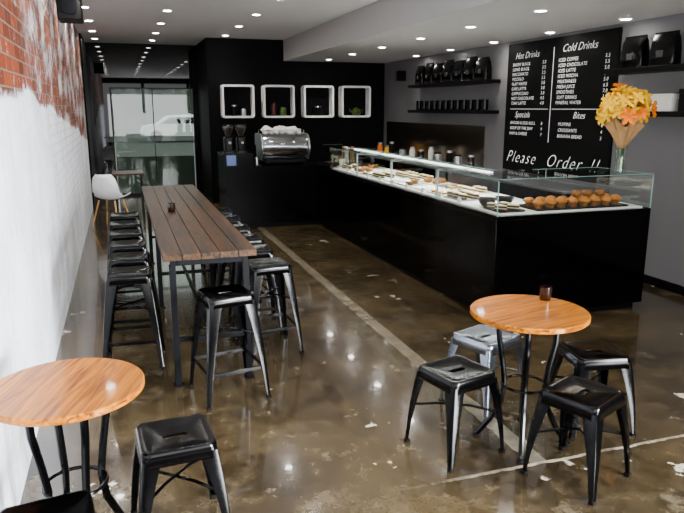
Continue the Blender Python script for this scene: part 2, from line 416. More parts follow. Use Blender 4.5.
low = make_stool('stool', .45, .19, M['blackmetal'], 'low black metal stool by the round table, slotted seat', (1.59, 2.89, 0), math.radians(14), 'low metal stools', False)
dup(low, (2.035, 2.45, 0), math.radians(24), 'low black metal stool turned slightly beside the round table')
dup(low, (2.46, 2.9, 0), math.radians(-12), 'low black metal stool between round table and counter')
dup(low, (.133, 2.63, 0), math.radians(4), 'low black metal stool beside the round table against the wall')
dup(low, (-.317, 2.14, 0), math.radians(8), 'low black metal stool tucked close to the wall side table')
make_stool('stool', .45, .19, M['galv'], 'low galvanised silver metal stool at the round table', (2.01, 3.31, 0), math.radians(20), 'low metal stools', False)

tall = make_stool('bar_stool', .67, .205, M['blackmetal'], 'tall black metal bar stool at the long table end', (.555, 3.98, 0), math.radians(10), 'tall bar stools', True)
for i, y in enumerate((4.71, 5.22, 5.74, 6.28, 6.82, 7.38)):
    dup(tall, (.0+random.uniform(-.015, .015), y, 0), math.radians(random.uniform(-6, 6)), 'tall black metal bar stool between brick wall and long table')
for i, y in enumerate((4.68, 5.2, 5.7, 6.24, 6.8, 7.36)):
    dup(tall, (.97+random.uniform(-.015, .015), y, 0), math.radians(random.uniform(-7, 7)), 'tall black metal bar stool between long table and counter')

# ------------------------------------------------------------------ long table
def long_table():
    X0, X1, Y0, Y1, H = .195, .78, 4.08, 7.95, .9
    cx, cy = (X0+X1)/2, (Y0+Y1)/2
    e = thing('long_table', 'long narrow dark wooden board table on black steel legs', 'table', (cx, cy, 0))
    hx, hy = (X1-X0)/2, (Y1-Y0)/2
    b = B(); w = 2*hx/5
    for i in range(5):
        b.box(-hx+i*w+.003, -hx+(i+1)*w-.003, -hy+random.uniform(0, .012), hy, H-.04, H-random.uniform(0, .002))
    b.box(-hx+.01, hx-.01, -hy+.02, hy-.01, H-.035, H-.012)
    b.obj('table_top', M['darkwood'], e)
    b = B()
    for x in (-hx+.05, hx-.09): b.box(x, x+.04, -hy+.06, hy-.06, H-.085, H-.04)
    for y in (-hy+.06, -.02, hy-.1): b.box(-hx+.085, hx-.085, y, y+.04, H-.085, H-.04)
    b.obj('apron', M['blackframe'], e)
    for y in (-hy+.1, 0, hy-.1):
        for sx in (-1, 1):
            b = B(); x = sx*(hx-.06)
            b.box(x-.02, x+.02, y-.02, y+.02, .008, H-.085); b.box(x-.032, x+.032, y-.032, y+.032, 0, .009)
            b.obj('leg', M['blackframe'], e, bevel=.002)
    for y in (-hy+.1, 0, hy-.1):
        B().box(-hx+.08, hx-.08, y-.012, y+.012, .30, .33).obj('stretcher', M['blackframe'], e, bevel=.002)
    for y0, y1 in ((-hy+.112, -.012), (.012, hy-.112)):
        B().box(-.012, .012, y0, y1, .302, .326).obj('stretcher', M['blackframe'], e, bevel=.002)
long_table()

# ------------------------------------------------------------------ round tables
def round_table(loc, rz, label, R=.305):
    e = thing('round_table', label, 'table', loc, rz, 'round cafe tables')
    H = .745
    B().lathe([(R-.006, H-.03), (R, H-.024), (R, H-.005), (R-.004, H), (.001, H)], 64).obj('table_top', M['oak'], e)
    B().lathe([(.17, H-.042), (.17, H-.03)], 32).obj('mounting_plate', M['blackmetal'], e)
    for k in range(4):
        a = pi/4+k*pi/2
        pr = [(.15, H-.04), (.145, .58), (.12, .44), (.105, .33), (.12, .22), (.17, .11), (.225, .03), (.24, .012)]
        pts = []
        for i in range(len(pr)-1):
            for t in (0, .5): pts.append((pr[i][0]*(1-t)+pr[i+1][0]*t, pr[i][1]*(1-t)+pr[i+1][1]*t))
        pts.append(pr[-1])
        B().tube([(r*math.cos(a), r*math.sin(a), z) for r, z in pts], .0155, 10).obj('leg', M['blackmetal'], e)
        B().lathe([(.018, 0), (.02, .006), (.014, .016)], 12, (.24*math.cos(a), .24*math.sin(a), 0)).obj('foot', M['rubber'], e)
    n = 28
    rr, zz = .118, .33
    B().tube([(rr*math.cos(2*pi*i/n), rr*math.sin(2*pi*i/n), zz) for i in range(n+1)], .008, 8).obj('ring_brace', M['blackmetal'], e)
    return e
rt = round_table((1.975, 2.84, 0), math.radians(12), 'round honey oak table on black tube legs, open floor')
round_table((-.262, 2.57, 0), math.radians(70), 'round honey oak table on black tube legs against the wall', .288)

def candle(loc, label):
    e = thing('candle_holder', label, 'candle holder', loc, group='candle holders')
    B().lathe([(.028, 0), (.031, .004), (.033, .04), (.034, .075), (.030, .075), (.029, .02), (.001, .018)], 24).obj('glass_cup', M['darkglass'], e)
    B().lathe([(.0285, .0185), (.0285, .045), (.002, .045)], 20).obj('candle', M['red'], e)
candle((2.17, 2.98, .745), 'dark glass candle holder on the round table')
candle((.38, 5.86, .9), 'dark glass candle holder on the long table')

# ------------------------------------------------------------------ display counter
CX0, CX1, CY0, CY1, CH = 2.85, 4.4, 4.62, 9.78, .92
LX1 = 3.65; EY1 = 5.35; GT = 1.21
def display_counter():
    e = thing('display_counter', 'black L-shaped food display counter with glass case on top', 'counter')
    b = B()
    L = [(CX0, CY0), (CX1, CY0), (CX1, EY1), (LX1, EY1), (LX1, CY1), (CX0, CY1)]
    b.loft([[(x, y, z) for x, y in L] for z in (.06, CH-.03)]); b.obj('body', M['counter'], e, bevel=.004)
    Lk = [(CX0+.05, CY0+.05), (CX1-.05, CY0+.05), (CX1-.05, EY1-.05), (LX1-.05, EY1-.05), (LX1-.05, CY1-.02), (CX0+.05, CY1-.02)]
    b = B(); b.loft([[(x, y, z) for x, y in Lk] for z in (0, .06)]); b.obj('toe_kick', M['matteblack'], e)
    b = B(); b.loft([[(x, y, z) for x, y in L] for z in (CH-.03, CH)]); b.obj('worktop', M['counter'], e, bevel=.003)
    Ld = [(CX0+.06, CY0+.05), (CX1-.05, CY0+.05), (CX1-.05, EY1-.05), (LX1-.05, EY1-.05), (LX1-.05, 9.2), (CX0+.06, 9.2)]
    b = B(); b.loft([[(x, y, z) for x, y in Ld] for z in (CH, CH+.012)]); b.obj('display_deck', M['whitedeck'], e)
    g = .008; z0, z1 = CH, GT
    def pane(*a):
        B().box(*a).obj('glass_pane', M['glass'], e)
    ys = [CY0+.01, 5.75, 6.9, 8.05, 9.2]
    for i in range(4): pane(CX0+.01, CX0+.01+g, ys[i]+.002, ys[i+1]-.002, z0, z1)
    pane(CX0+.02, CX1-.01, CY0+.01, CY0+.01+g, z0, z1)
    pane(CX1-.01-g, CX1-.01, CY0+.02, EY1-.01, z0, z1)
    pane(CX0+.02, LX1, 9.2, 9.2+g, z0, z1)
    pane(CX0+.01, CX1-.01, CY0+.01, EY1-.01, z1, z1+g)
    for i in range(4):
        pane(CX0+.01, CX0+.42, max(ys[i], EY1)+.002, ys[i+1]-.002, z1, z1+g)
    for y in ys[1:4]:
        pane(CX0+.04, CX0+.40, y-.004, y+.004, z0+.012, z1-.02)
    for bx in ((CX0+.006, CX0+.016, CY0+.006, 9.2, z1+g, z1+g+.004), (CX0+.016, CX1-.006, CY0+.006, CY0+.016, z1+g, z1+g+.004),
               (CX1-.016, CX1-.006, CY0+.016, EY1-.01, z1+g, z1+g+.003), (CX0+.415, CX0+.423, EY1, 9.2, z1+g, z1+g+.003),
               (LX1, CX1-.016, EY1-.02, EY1-.012, z1+g, z1+g+.003),
               (CX0+.003, CX0+.01, CY0+.003, CY0+.01, z0, z1), (CX1-.01, CX1-.003, CY0+.003, CY0+.01, z0, z1)):
        B().box(*bx).obj('glass_edge', M['glassedge'], e)
    for i in range(1, 4):
        b = B(); y = ys[i]
        b.box(CX0+.006, CX0+.0095, y-.005, y+.005, z0, z1)
        b.obj('glass_edge', M['glassedge'], e)
        b = B()
        b.box(CX0+.02, CX0+.03, y-.006, y+.006, z0+.012, z1-.002)
        b.box(CX0+.03, CX0+.40, y-.006, y+.006, z1-.014, z1-.002)
        b.obj('support_post', M['steel'], e)
    b = B(); b.box(CX0+.40, CX0+.415, EY1+.02, 9.19, z1-.03, z1-.004); b.obj('rear_rail', M['steel'], e)
    b = B(); b.box(CX0+.37, CX0+.395, EY1+.05, 9.15, z1-.02, z1-.008); b.obj('light_strip', M['led'], e)
    for i in range(4):
        L_ = bpy.data.lights.new('case_light', 'AREA'); L_.shape = 'RECTANGLE'; L_.size = .05; L_.size_y = 1.0; L_.energy = 11; L_.color = (1, .98, .93)
        lo = bpy.data.objects.new('case_light', L_); COL.objects.link(lo); lo.parent = e; lo.location = (CX0+.38, (max(ys[i], EY1)+ys[i+1])/2, z1-.035)
display_counter()

def back_counter():
    e = thing('service_counter', 'long black coffee service counter', 'counter')
    b = B(); b.box(1.86, 3.65, 9.8, 10.5, .06, .9); b.obj('body', M['rearlam'], e)
    b = B(); b.box(1.86, 3.6, 9.85, 10.45, 0, .06); b.obj('toe_kick', M['matteblack'], e)
    b = B(); b.box(1.86, 3.66, 9.8, 10.5, .9, .93); b.obj('worktop', M['rearlam'], e)
    e = thing('counter_cabinet', 'taller black cabinet closing the end of the counter', 'cabinet')
    b = B(); b.box(1.43, 1.858, 9.8, 10.5, .06, 1.12); b.obj('body', M['rearlam'], e)
    b = B(); b.box(1.48, 1.85, 9.85, 10.45, 0, .06); b.obj('toe_kick', M['matteblack'], e)
    b = B(); b.box(1.46, 1.60, 9.79, 9.8, .95, 1.10); b.obj('screen', M['bluepanel'], e)  # small blue panel with weak emission on the cabinet front
back_counter()

def bench():
    e = thing('rear_bench', 'black work bench with steel top along the grey wall', 'counter')
    B().box(4.52, 5.08, 6.0, 12.6, 0, .87).obj('body', M['counter'], e, bevel=.004)
    B().box(4.5, 5.098, 6.0, 12.6, .87, .9).obj('worktop', M['steel'], e, bevel=.003)
bench()
tag(B().box(5.082, 5.098, 8.7, 12.5, .901, 1.52).obj('splashback', M['splash']), 'brushed steel splashback panel fixed on the grey wall', 'splashback')

# ------------------------------------------------------------------ wall shelves
def shelf(y0, y1, z, label):
    o = B().box(4.82, 5.099, y0, y1, z-.05, z).obj('wall_shelf', M['matteblack'], bevel=.003)
    tag(o, label, 'shelf', 'black floating wall shelves')
shelf(8.35, 10.9, 2.17, 'black floating shelf holding black coffee bags')
shelf(8.35, 10.9, 1.75, 'black floating shelf holding black cups')
shelf(4.6, 5.9, 2.17, 'black floating shelf holding large black bags')
shelf(4.6, 5.55, 1.75, 'black floating shelf holding boxes')

def coffee_bag(w, d, h, mat):
    b = B()
    L = []
    for t, wx, dy in ((0, 1, 1), (.06, 1.02, 1.05), (.5, 1, 1), (.8, .98, .6), (.92, .98, .12), (1, .98, .08)):
        L.append(rrect(d/2*dy, w/2*wx, min(d/2*dy, w/2*wx)*.5, h*t, 4))
    b.loft(L); return b
for i in range(7):
    y = 10.65-i*.345
    e = thing('coffee_bag', 'black foil coffee bag standing on the shelf', 'coffee bag', (4.95, y, 2.17), random.uniform(-.1, .1), 'coffee bags on the wall shelf')
    coffee_bag(.31, .12, .31+.03*(i % 2), M['blackmetal']).obj('bag', M['blackmetal'], e)
    B().box(-.0665, -.0645, -.04, .04, .09, .15).obj('bag_label', M['signgrey'], e)
for i in range(2):
    y = (5.62, 5.22)[i]
    e = thing('coffee_bag', 'large black coffee bag on the shelf beside the menu board', 'coffee bag', (4.95, y, 2.17), 0, 'large coffee bags')
    coffee_bag(.3, .13, .31, M['blackmetal']).obj('bag', M['blackmetal'], e)
    B().box(-.0705, -.0685, -.04, .04, .08, .14).obj('bag_label', M['signgrey'], e)

def cup(name, mat, r=.04, h=.085):
    b = B(); b.lathe([(r*.7, 0), (r*.92, .008), (r, h), (r*.93, h), (r*.8, .012), (.001, .01)], 18)
    return b
def cup_thing(name, mat, loc, label, cat, group, r=.04, h=.085, rz=0):
    e = thing(name, label, cat, loc, rz, group)
    cup(name, mat, r, h).obj('cup_body', mat, e)
    B().tube([(r*.9, 0, h*.82), (r*1.5, 0, h*.72), (r*1.55, 0, h*.42), (r*.85, 0, h*.25)], .005, 6).obj('handle', mat, e)
    return e
c0 = cup_thing('mug', M['blackmetal'], (4.95, 10.7, 1.75), 'black ceramic mug on the wall shelf', 'mug', 'black mugs on the shelf', .055, .15, -pi/2)
for i in range(1, 12): dup(c0, (4.95, 10.7-i*.2, 1.75))
def giftbox(loc, w, d, h, mat, label):
    e = thing('box', label, 'box', loc)
    B().box(-d/2, d/2, -w/2, w/2, 0, h*.8).obj('box_base', mat, e, bevel=.004)
    B().box(-d/2-.004, d/2+.004, -w/2-.004, w/2+.004, h*.8, h).obj('box_lid', mat, e, bevel=.004)
giftbox((4.95, 5.12, 1.75), .26, .2, .16, M['paperwhite'], 'white cardboard box on the lower shelf')
giftbox((4.95, 4.78, 1.75), .24, .2, .2, M['matteblack'], 'black cardboard carton on the lower shelf')
e = thing('wall_speaker', 'small black speaker mounted high on the grey wall', 'speaker', (5.02, 11.7, 2.36))
B().box(-.06, .078, -.07, .07, -.09, .09).obj('cabinet', M['matteblack'], e, bevel=.006)
B().lathe([(.045, 0), (.045, .006), (.01, .004)], 20).obj('grille', M['blackframe'], e, loc=(-.06, 0, 0), rot=(0, -pi/2, 0))
e = thing('ceiling_speaker', 'black speaker box mounted high on the brick wall', 'speaker', (XL+.13, 8.3, 2.86))
B().box(-.129, .12, -.2, .2, -.14, .14).obj('cabinet', M['matteblack'], e, bevel=.01)
B().lathe([(.085, 0), (.085, .008), (.02, .004)], 24).obj('grille', M['blackframe'], e, loc=(0, -.2, 0), rot=(pi/2, 0, 0))

# ------------------------------------------------------------------ framed display cubes on the back wall
def display_cube(x):
    e = thing('display_cube', 'white square rounded frame shelf lit on the black wall', 'shelf', (x, YB, 1.90), 0, 'white square wall shelves')
    h, t, d = .30, .035, .22
    b = B()
    def lp(hh, r, y): return [(p[0], y, p[1]) for p in rrect(hh, hh, r, 0, 6)]
    b.loft([lp(h, .05, 0), lp(h, .05, -d), lp(h-t, .03, -d), lp(h-t, .03, 0)], False, False)
    b.obj('frame', M['white'], e, angle=30)
    b = B(); b.loft([lp(h-t, .03, -.012), lp(h-t, .03, -.001)]); b.obj('back_panel', M['blackwall'], e)
for x in (2.12, 2.89, 3.67, 4.43): display_cube(x)
zb_ = 1.90-.30+.035
yb_ = YB-.12
def jar(name, loc, r, h, mat, lid, label, cat, group=None):
    e = thing(name, label, cat, loc, 0, group)
    B().lathe([(r*.95, 0), (r, .006), (r, h*.75), (r*.8, h*.84), (r*.8, h*.88)], 20).obj('body', mat, e)
    B().lathe([(r*.84, h*.88), (r*.84, h), (.001, h)], 20).obj('lid', lid, e)
jar('canister', (2.05, yb_, zb_), .06, .2, M['matteblack'], M['steel'], 'black canister with steel lid in a white wall shelf', 'canister')
jar('canister', (2.22, yb_, zb_), .05, .15, M['steel'], M['matteblack'], 'steel canister with black lid in a white wall shelf', 'canister')
jar('bottle', (2.8, yb_, zb_), .045, .26, M['red'], M['matteblack'], 'maroon bottle in a white wall shelf', 'bottle')
jar('canister', (2.98, yb_, zb_), .06, .16, M['green'], M['green'], 'green glazed canister in a white wall shelf', 'canister')
jar('canister', (3.67, yb_, zb_), .08, .18, M['matteblack'], M['chrome'], 'black tin with chrome lid in a white wall shelf', 'canister')
e = thing('teapot', 'green and brown teapot in a white wall shelf', 'teapot', (4.46, yb_, zb_))
B().lathe([(.05, 0), (.08, .03), (.09, .08), (.06, .13), (.03, .14), (.012, .16), (.001, .165)], 20).obj('body', M['green'], e)
B().tube([(-.07, 0, .05), (-.12, 0, .09), (-.14, 0, .13)], [.018, .012, .009], 8).obj('spout', M['green'], e)
B().tube([(.07, 0, .11), (.13, 0, .12), (.135, 0, .06), (.08, 0, .04)], .008, 8).obj('handle', M['choc'], e)

# ------------------------------------------------------------------ espresso machine and grinders
def espresso(loc):
    e = thing('espresso_machine', 'chrome two group espresso machine with cups stacked on top', 'coffee machine', loc)
    pf = [(-.22, .09)]
    for i in range(9):
        a = math.radians(-75+i*20)
        pf.append((-.12-.17*math.cos(a), .28+.19*math.sin(a)))
    pf += [(.2, .47), (.24, .45), (.25, .3), (.16, .28), (.14, .12), (.22, .09)]
    def sec(x, s): return [(x, y*s, z) for y, z in pf]
    B().loft([sec(-.35, .96), sec(-.33, 1), sec(.33, 1), sec(.35, .96)]).obj('body', M['chrome'], e, angle=25)
    for x in (-.372, .352):
        B().loft([sec(x, 1.04), sec(x+.02, 1.04)]).obj('side_panel', M['steel'], e)
    B().box(-.31, .31, .0, .26, .05, .09).obj('drip_tray', M['steel'], e, bevel=.005)
    b = B(); b.box(-.31, .31, -.24, 0, .04, .09); b.obj('base', M['matteblack'], e, bevel=.005)
    for x in (-.28, .28):
        for y in (-.2, .2): B().lathe([(.02, 0), (.025, .045)], 12, (x, y, 0)).obj('foot', M['rubber'], e)
    for x in (-.15, .15):
        B().lathe([(.04, .2), (.04, .28)], 16, (x, .2, 0)).obj('group_head', M['chrome'], e)
        B().tube([(x, .22, .22), (x, .34, .2)], .013, 8).obj('portafilter', M['matteblack'], e)
    for y in (-.13, .2):
        B().tube([(-.32, y, .47), (-.32, y, .52), (.32, y, .52), (.32, y, .47)], .006, 6).obj('cup_rail', M['chrome'], e)
    for x in (-.3, .3): B().tube([(x, .25, .36), (x, .3, .33), (x, .31, .14)], .006, 6).obj('steam_wand', M['chrome'], e)
    return e
EM = (2.37, 10.12, .93); espresso(EM)
TP = EM[2]+.47
cc = None
for i in range(7):
    for j in range(2):
        p = (EM[0]-.26+i*.086, EM[1]-.06+j*.12, TP)
        if cc is None: cc = cup_thing('cup', M['white'], p, 'white coffee cup stacked on the espresso machine', 'cup', 'cups on the espresso machine', .036, .065)
        else: dup(cc, p, random.uniform(0, 6))
b = B(); rows = []
for i in range(23):
    u = i/22.0
    row = []
    for j in range(11):
        w = j/10.0
        y = EM[1]-.13+.27*w
        z = TP+.085+.018*math.sin(u*15)+.012*math.sin(w*9+u*7)+.01*math.sin(u*31+w*3)-(.06*max(0, .16-w)/.16)-(.05*max(0, abs(u-.5)-.4)/.1)
        row.append((EM[0]-.31+.56*u, y+.01*math.sin(u*20), z))
    rows.append(row)
b.loft(rows, False, False, closed=False)
tag(b.obj('cloth', M['cloth'], solid=.004, angle=80), 'crumpled white cloth draped over cups on the espresso machine', 'cloth')
def grinder(loc):
    e = thing('coffee_grinder', 'black coffee grinder with bean hopper on the counter', 'coffee grinder', loc, 0, 'coffee grinders')
    B().loft([rrect(.09, .12, .03, 0), rrect(.09, .12, .03, .02), rrect(.065, .08, .03, .03), rrect(.07, .085, .03, .22), rrect(.05, .05, .03, .24)]).obj('body', M['blackmetal'], e)
    B().lathe([(.035, .24), (.045, .27), (.085, .36), (.085, .4), (.08, .4), (.08, .362), (.04, .272)], 20).obj('hopper', M['glass'], e)
    B().lathe([(.034, .245), (.04, .272), (.072, .345), (.001, .352)], 20).obj('coffee_beans', M['bean'], e)
    B().lathe([(.088, .4), (.088, .41), (.001, .415)], 20).obj('hopper_lid', M['matteblack'], e)
    B().tube([(0, -.08, .16), (0, -.14, .15)], .02, 10).obj('chute', M['steel'], e)
grinder((1.55, 10.15, 1.12)); grinder((1.75, 10.2, 1.12))

def till(loc):
    e = thing('point_of_sale_terminal', 'grey point of sale screen on the service counter', 'till', loc, math.radians(180))
    B().box(-.1, .1, -.08, .08, 0, .02).obj('base', M['matteblack'], e, bevel=.004)
    B().tube([(0, 0, .02), (0, .02, .14)], .015, 8).obj('stand', M['steel'], e)
    B().box(-.16, .16, -.012, .012, -.1, .1).obj('screen', M['matteblack'], e, loc=(0, 0, .2), rot=(-.3, 0, 0), bevel=.004)
till((3.15, 10.0, .93))
for i in range(5):
    e = thing('cup_stack', 'stack of takeaway coffee cups on the service counter', 'cups', (3.35+.1*(i % 3), 10.2+.12*(i//3), .93), 0, 'takeaway cup stacks')
    b = B()
    prof = []
    for k in range(8): prof += [(.036, k*.022+.005*(k > 0)), (.04, k*.022+.016), (.042, k*.022+.018), (.042, k*.022+.0215)]
    prof += [(.036, .178), (.03, .24), (.001, .24)]
    b.lathe(prof, 14)
    b.obj('cups', M['paperwhite'] if i % 2 else M['kraft'], e)
cup_thing('jug', M['steel'], (1.93, 9.93, .93), 'steel milk jug beside the espresso machine', 'jug', None, .035, .12, pi/2)
jar('jar', (3.0, 9.45, .92), .05, .16, M['glass'], M['steel'], 'glass jar with steel lid on the counter end', 'jar')
jar('jar', (3.15, 9.5, .92), .045, .13, M['paperwhite'], M['steel'], 'white jar with steel lid on the counter end', 'jar')

benchitems = [(11.9, .05, .24, 'orangeplastic'), (11.6, .07, .2, 'yellow'), (11.3, .05, .28, 'matteblack'), (11.0, .06, .18, 'steel'), (10.6, .05, .22, 'paperwhite'),
              (10.2, .06, .2, 'darkglass'), (9.9, .045, .26, 'paperwhite'), (9.5, .07, .2, 'steel'), (9.2, .05, .24, 'matteblack'), (8.9, .06, .2, 'steel'), (8.5, .05, .22, 'darkglass')]
cname = {'orangeplastic': 'orange', 'yellow': 'yellow', 'matteblack': 'black', 'steel': 'steel', 'paperwhite': 'white', 'darkglass': 'brown glass'}
for y, r, h, m in benchitems:
    jar('canister', (4.75+random.uniform(-.06, .08), y, .9), r, h, M[m], M['steel'] if m != 'steel' else M['matteblack'], cname[m]+' canister with lid on the rear bench', 'canister', 'canisters on the rear bench')

# ------------------------------------------------------------------ pastries and trays
def pastry_mesh(kind):
    b = B()
    if kind == 'muffin':
        b.lathe([(.028, 0), (.036, .035)], 14, c1=False); b.cur = 1
        N = 14; loops = []
        for r, z in ((.036, .035), (.048, .044), (.046, .058), (.032, .072), (.014, .079), (.001, .08)):
            loops.append([(r*(1+.09*math.sin(3*i+z*90))*math.cos(2*pi*i/N), r*(1+.09*math.sin(5*i+z*60))*math.sin(2*pi*i/N), z+.003*math.sin(7*i)*(r > .02)) for i in range(N)])
        b.loft(loops, False, True)
        return b.mesh('muffin', [M['bread'], M['pastry']])
    if kind == 'croissant':
        pts = []; rs = []
        for i in range(11):
            t = -1+2*i/10; a = t*1.25
            pts.append((.06*math.sin(a)*1.1, .05*(1-math.cos(a)), .027+0.0)); rs.append((.027*(1-abs(t)**2.2)+.006)*(1.12 if i % 2 else .95))
        b.tube(pts, rs, 10); return b.mesh('croissant', [M['pastry']])
    if kind == 'bread_roll':
        b.ball((0, 0, .028), .05, .044, .032); return b.mesh('bread_roll', [M['bread']])
    if kind == 'tart':
        b.lathe([(.03, 0), (.042, .022), (.038, .022)], 16, c1=False); b.cur = 1; b.lathe([(.038, .02), (.001, .026)], 16, c0=False)
        return b.mesh('tart', [M['pastry'], M['cream']])
    if kind == 'cake_slice':
        tri = [(0, -.06), (.035, .05), (-.035, .05)]
        for i, (z0, z1) in enumerate(((0, .02), (.02, .027), (.027, .047), (.047, .056))):
            b.cur = i % 2; b.loft([[(x, y, z) for x, y in tri] for z in (z0, z1)])
        return b.mesh('cake_slice', [M['choc'], M['cream']])
    if kind == 'sandwich':
        for i, (z0, z1) in enumerate(((0, .018), (.018, .03), (.03, .048))):
            b.cur = i % 2; b.loft([rrect(.07, .035, .02, z0, 4), rrect(.07, .035, .02, z1, 4)])
        return b.mesh('sandwich', [M['bread'], M['leaf']])
PM = {k: pastry_mesh(k) for k in ('muffin', 'croissant', 'bread_roll', 'tart', 'cake_slice', 'sandwich')}
def pastry(kind, loc, rz, where, s=1.0):
    o = bpy.data.objects.new(kind, PM[kind]); COL.objects.link(o); o.location = loc; o.rotation_euler = (0, 0, rz); o.scale = (s, s, s)
    nm = kind.replace('_', ' ')
    tag(o, {'muffin': 'golden topped muffin', 'croissant': 'golden baked croissant', 'bread_roll': 'brown crusty bread roll', 'tart': 'small cream filled tart', 'cake_slice': 'layered chocolate cream cake slice', 'sandwich': 'filled brown bread sandwich'}[kind]+' '+where, nm, 'pastries '+where)
DZ = CH+.012
def tray(loc, w, d, mat, label):
    o = B(); o.loft([rrect(w/2-.01, d/2-.01, .015, 0, 4), rrect(w/2, d/2, .02, .014, 4), rrect(w/2-.006, d/2-.006, .016, .014, 4), rrect(w/2-.014, d/2-.014, .012, .004, 4)])
    ob = o.obj('tray', mat, loc=loc); tag(ob, label, 'tray', 'display trays')
kinds = ['cake_slice', 'tart', None, 'sandwich', None, 'cake_slice', 'tart', 'bread_roll', 'cake_slice']
for k in range(9):
    y = 5.62+k*.41
    for r_, x in enumerate((3.1, 3.42)):
        st = (k+r_) % 3 == 0
        tray((x, y, DZ), .28, .36, M['steel'] if st else M['whitedeck'], 'steel display tray in the glass case' if st else 'white display tray in the glass case')
        kd = kinds[(k+r_*4) % 9]
        if kd is None: continue
        for i in range(2):
            n_ = 2 if kd in ('sandwich', 'croissant') else 3
            for j in range(n_):
                yy = y-.08+.16*j if n_ == 2 else y-.11+.11*j
                if (i+j+k) % 5 == 4: continue
                pastry(kd, (x-.065+.13*i, yy, DZ+.004), random.uniform(-.15, .15)+(pi/2 if kd in ('sandwich', 'croissant') else 0), 'on a display tray', .85 if kd in ('sandwich', 'croissant') else 1)
tray((3.76, 4.87, DZ), .96, .34, M['matteblack'], 'black tray of muffins at the end of the glass case')
for i in range(8):
    for j in range(2):
        pastry('muffin', (3.36+i*.115, 4.80+j*.14+random.uniform(-.01, .01), DZ+.004), random.uniform(-3, 3), 'on the black end tray', random.uniform(1.0, 1.18))
for i, x in enumerate((3.78, 3.90, 4.02)):
    pastry('bread_roll', (x, 4.86+random.uniform(-.02, .02), DZ+.085), random.uniform(-.9, .9), 'on the black end tray', 1.0)
tray((3.06, 4.86, DZ), .26, .3, M['matteblack'], 'black tray of brownies in the glass case')
for i in range(2):
    for j in range(2): pastry('cake_slice', (3.0+i*.12, 4.8+j*.13, DZ+.004), .4, 'on the small tray', .9)
for x, y in ((3.05, 5.12), (3.24, 5.14)):
    o = B().lathe([(.04, 0), (.07, .03), (.085, .07), (.08, .07), (.06, .03), (.001, .01)], 20).obj('bowl', M['matteblack'], loc=(x, y, DZ)); tag(o, 'black bowl inside the glass display case', 'bowl', 'black bowls')
for k in range(10):
    o = B(); o.loft([[(0, -.03, 0), (.02, -.03, 0), (.008, -.03, .045)], [(0, .03, 0), (.02, .03, 0), (.008, .03, .045)]])
    ob = o.obj('price_card', M['paperwhite'], loc=(2.92, 5.4+k*.4, DZ)); tag(ob, 'small white price card in front of a tray', 'price card', 'price cards')

# ------------------------------------------------------------------ flowers in a vase
VX, VY, VZ = 4.22, 4.85, GT+.012
e = thing('vase', 'clear glass vase standing on the glass counter', 'vase', (VX, VY, VZ-.004))
B().lathe([(.048, 0), (.053, .008), (.044, .1), (.05, .2), (.056, .24), (.052, .24), (.040, .1), (.046, .014), (.001, .012)], 24).obj('vase_body', M['glass'], e)
bq = thing('bouquet', 'bouquet of yellow and orange flowers wrapped in kraft paper', 'flowers', (VX, VY, VZ+.02))
b = B(); loops = []
for t in (0, .15, .3, .45, .6, .8, 1):
    z = .19+.24*t; r = .035+.11*t**1.2; N = 48
    loops.append([((r*(1+.2*math.sin(9*2*pi*i/N+t*2)*t+.03*math.sin(23*i+t*11)))*math.cos(2*pi*i/N), (r*(1+.2*math.sin(9*2*pi*i/N+t*2)*t))*math.sin(2*pi*i/N), z+.05*t*math.sin(4*2*pi*i/N+1)) for i in range(N)])
b.loft(loops, False, False); b.obj('paper_wrap', M['kraft'], bq, solid=.002)
for k in range(14):
    a = k*2.4; B().tube([(.03*math.cos(a), .03*math.sin(a), 0), (.018*math.cos(a), .018*math.sin(a), .2), (.08*math.cos(a), .08*math.sin(a), .44)], .0055, 5).obj('stem', M['leaf'], bq)
def flower_mesh(mat, cup_):
    b = B()
    for k in range(6):
        a = 2*pi*k/6
        def P(r, s, z): return (r*math.cos(a)-s*math.sin(a), r*math.sin(a)+s*math.cos(a), z)
        o = len(b.v)
        b.v += [P(.004, 0, 0), P(.03, -.02, .022+cup_*.3), P(.03, .02, .022+cup_*.3), P(.035, 0, .012+cup_*.3), P(.062, -.018, .022+cup_), P(.062, .018, .022+cup_), P(.085, 0, .012+cup_)]
        for q in ((0, 1, 3), (0, 3, 2), (1, 4, 6, 3), (3, 6, 5, 2)): b.face([o+i for i in q])
    b.ball((0, 0, .014), .009, n=8, m=5)
    return b.mesh('flower', [mat])
fm = [flower_mesh(M['yellow'], 0), flower_mesh(M['orange'], .02), flower_mesh(M['yellow'], .03), flower_mesh(M['yellow'], .01), flower_mesh(M['yellow'], .02)]
n_f = 44
for k in range(n_f):
    ph = k*2.399963; t = (k+.5)/n_f
    el = math.acos(1-t*1.15)*.95
    d = Vector((math.sin(el)*math.cos(ph), math.sin(el)*math.sin(ph), math.cos(el)))
    o = bpy.data.objects.new('flower', fm[k % 5]); COL.objects.link(o); o.parent = bq
    R = .165+random.uniform(-.03, .03)
    o.location = Vector((d.x*R*1.15, d.y*R*1.15, .47+d.z*R*1.25))
    dd = (d+Vector((random.uniform(-.4, .4), random.uniform(-.4, .4), random.uniform(-.3, .3)))).normalized()
    o.rotation_euler = dd.to_track_quat('Z', 'Y').to_euler(); sc = random.uniform(.8, 1.05); o.scale = (sc, sc, sc)
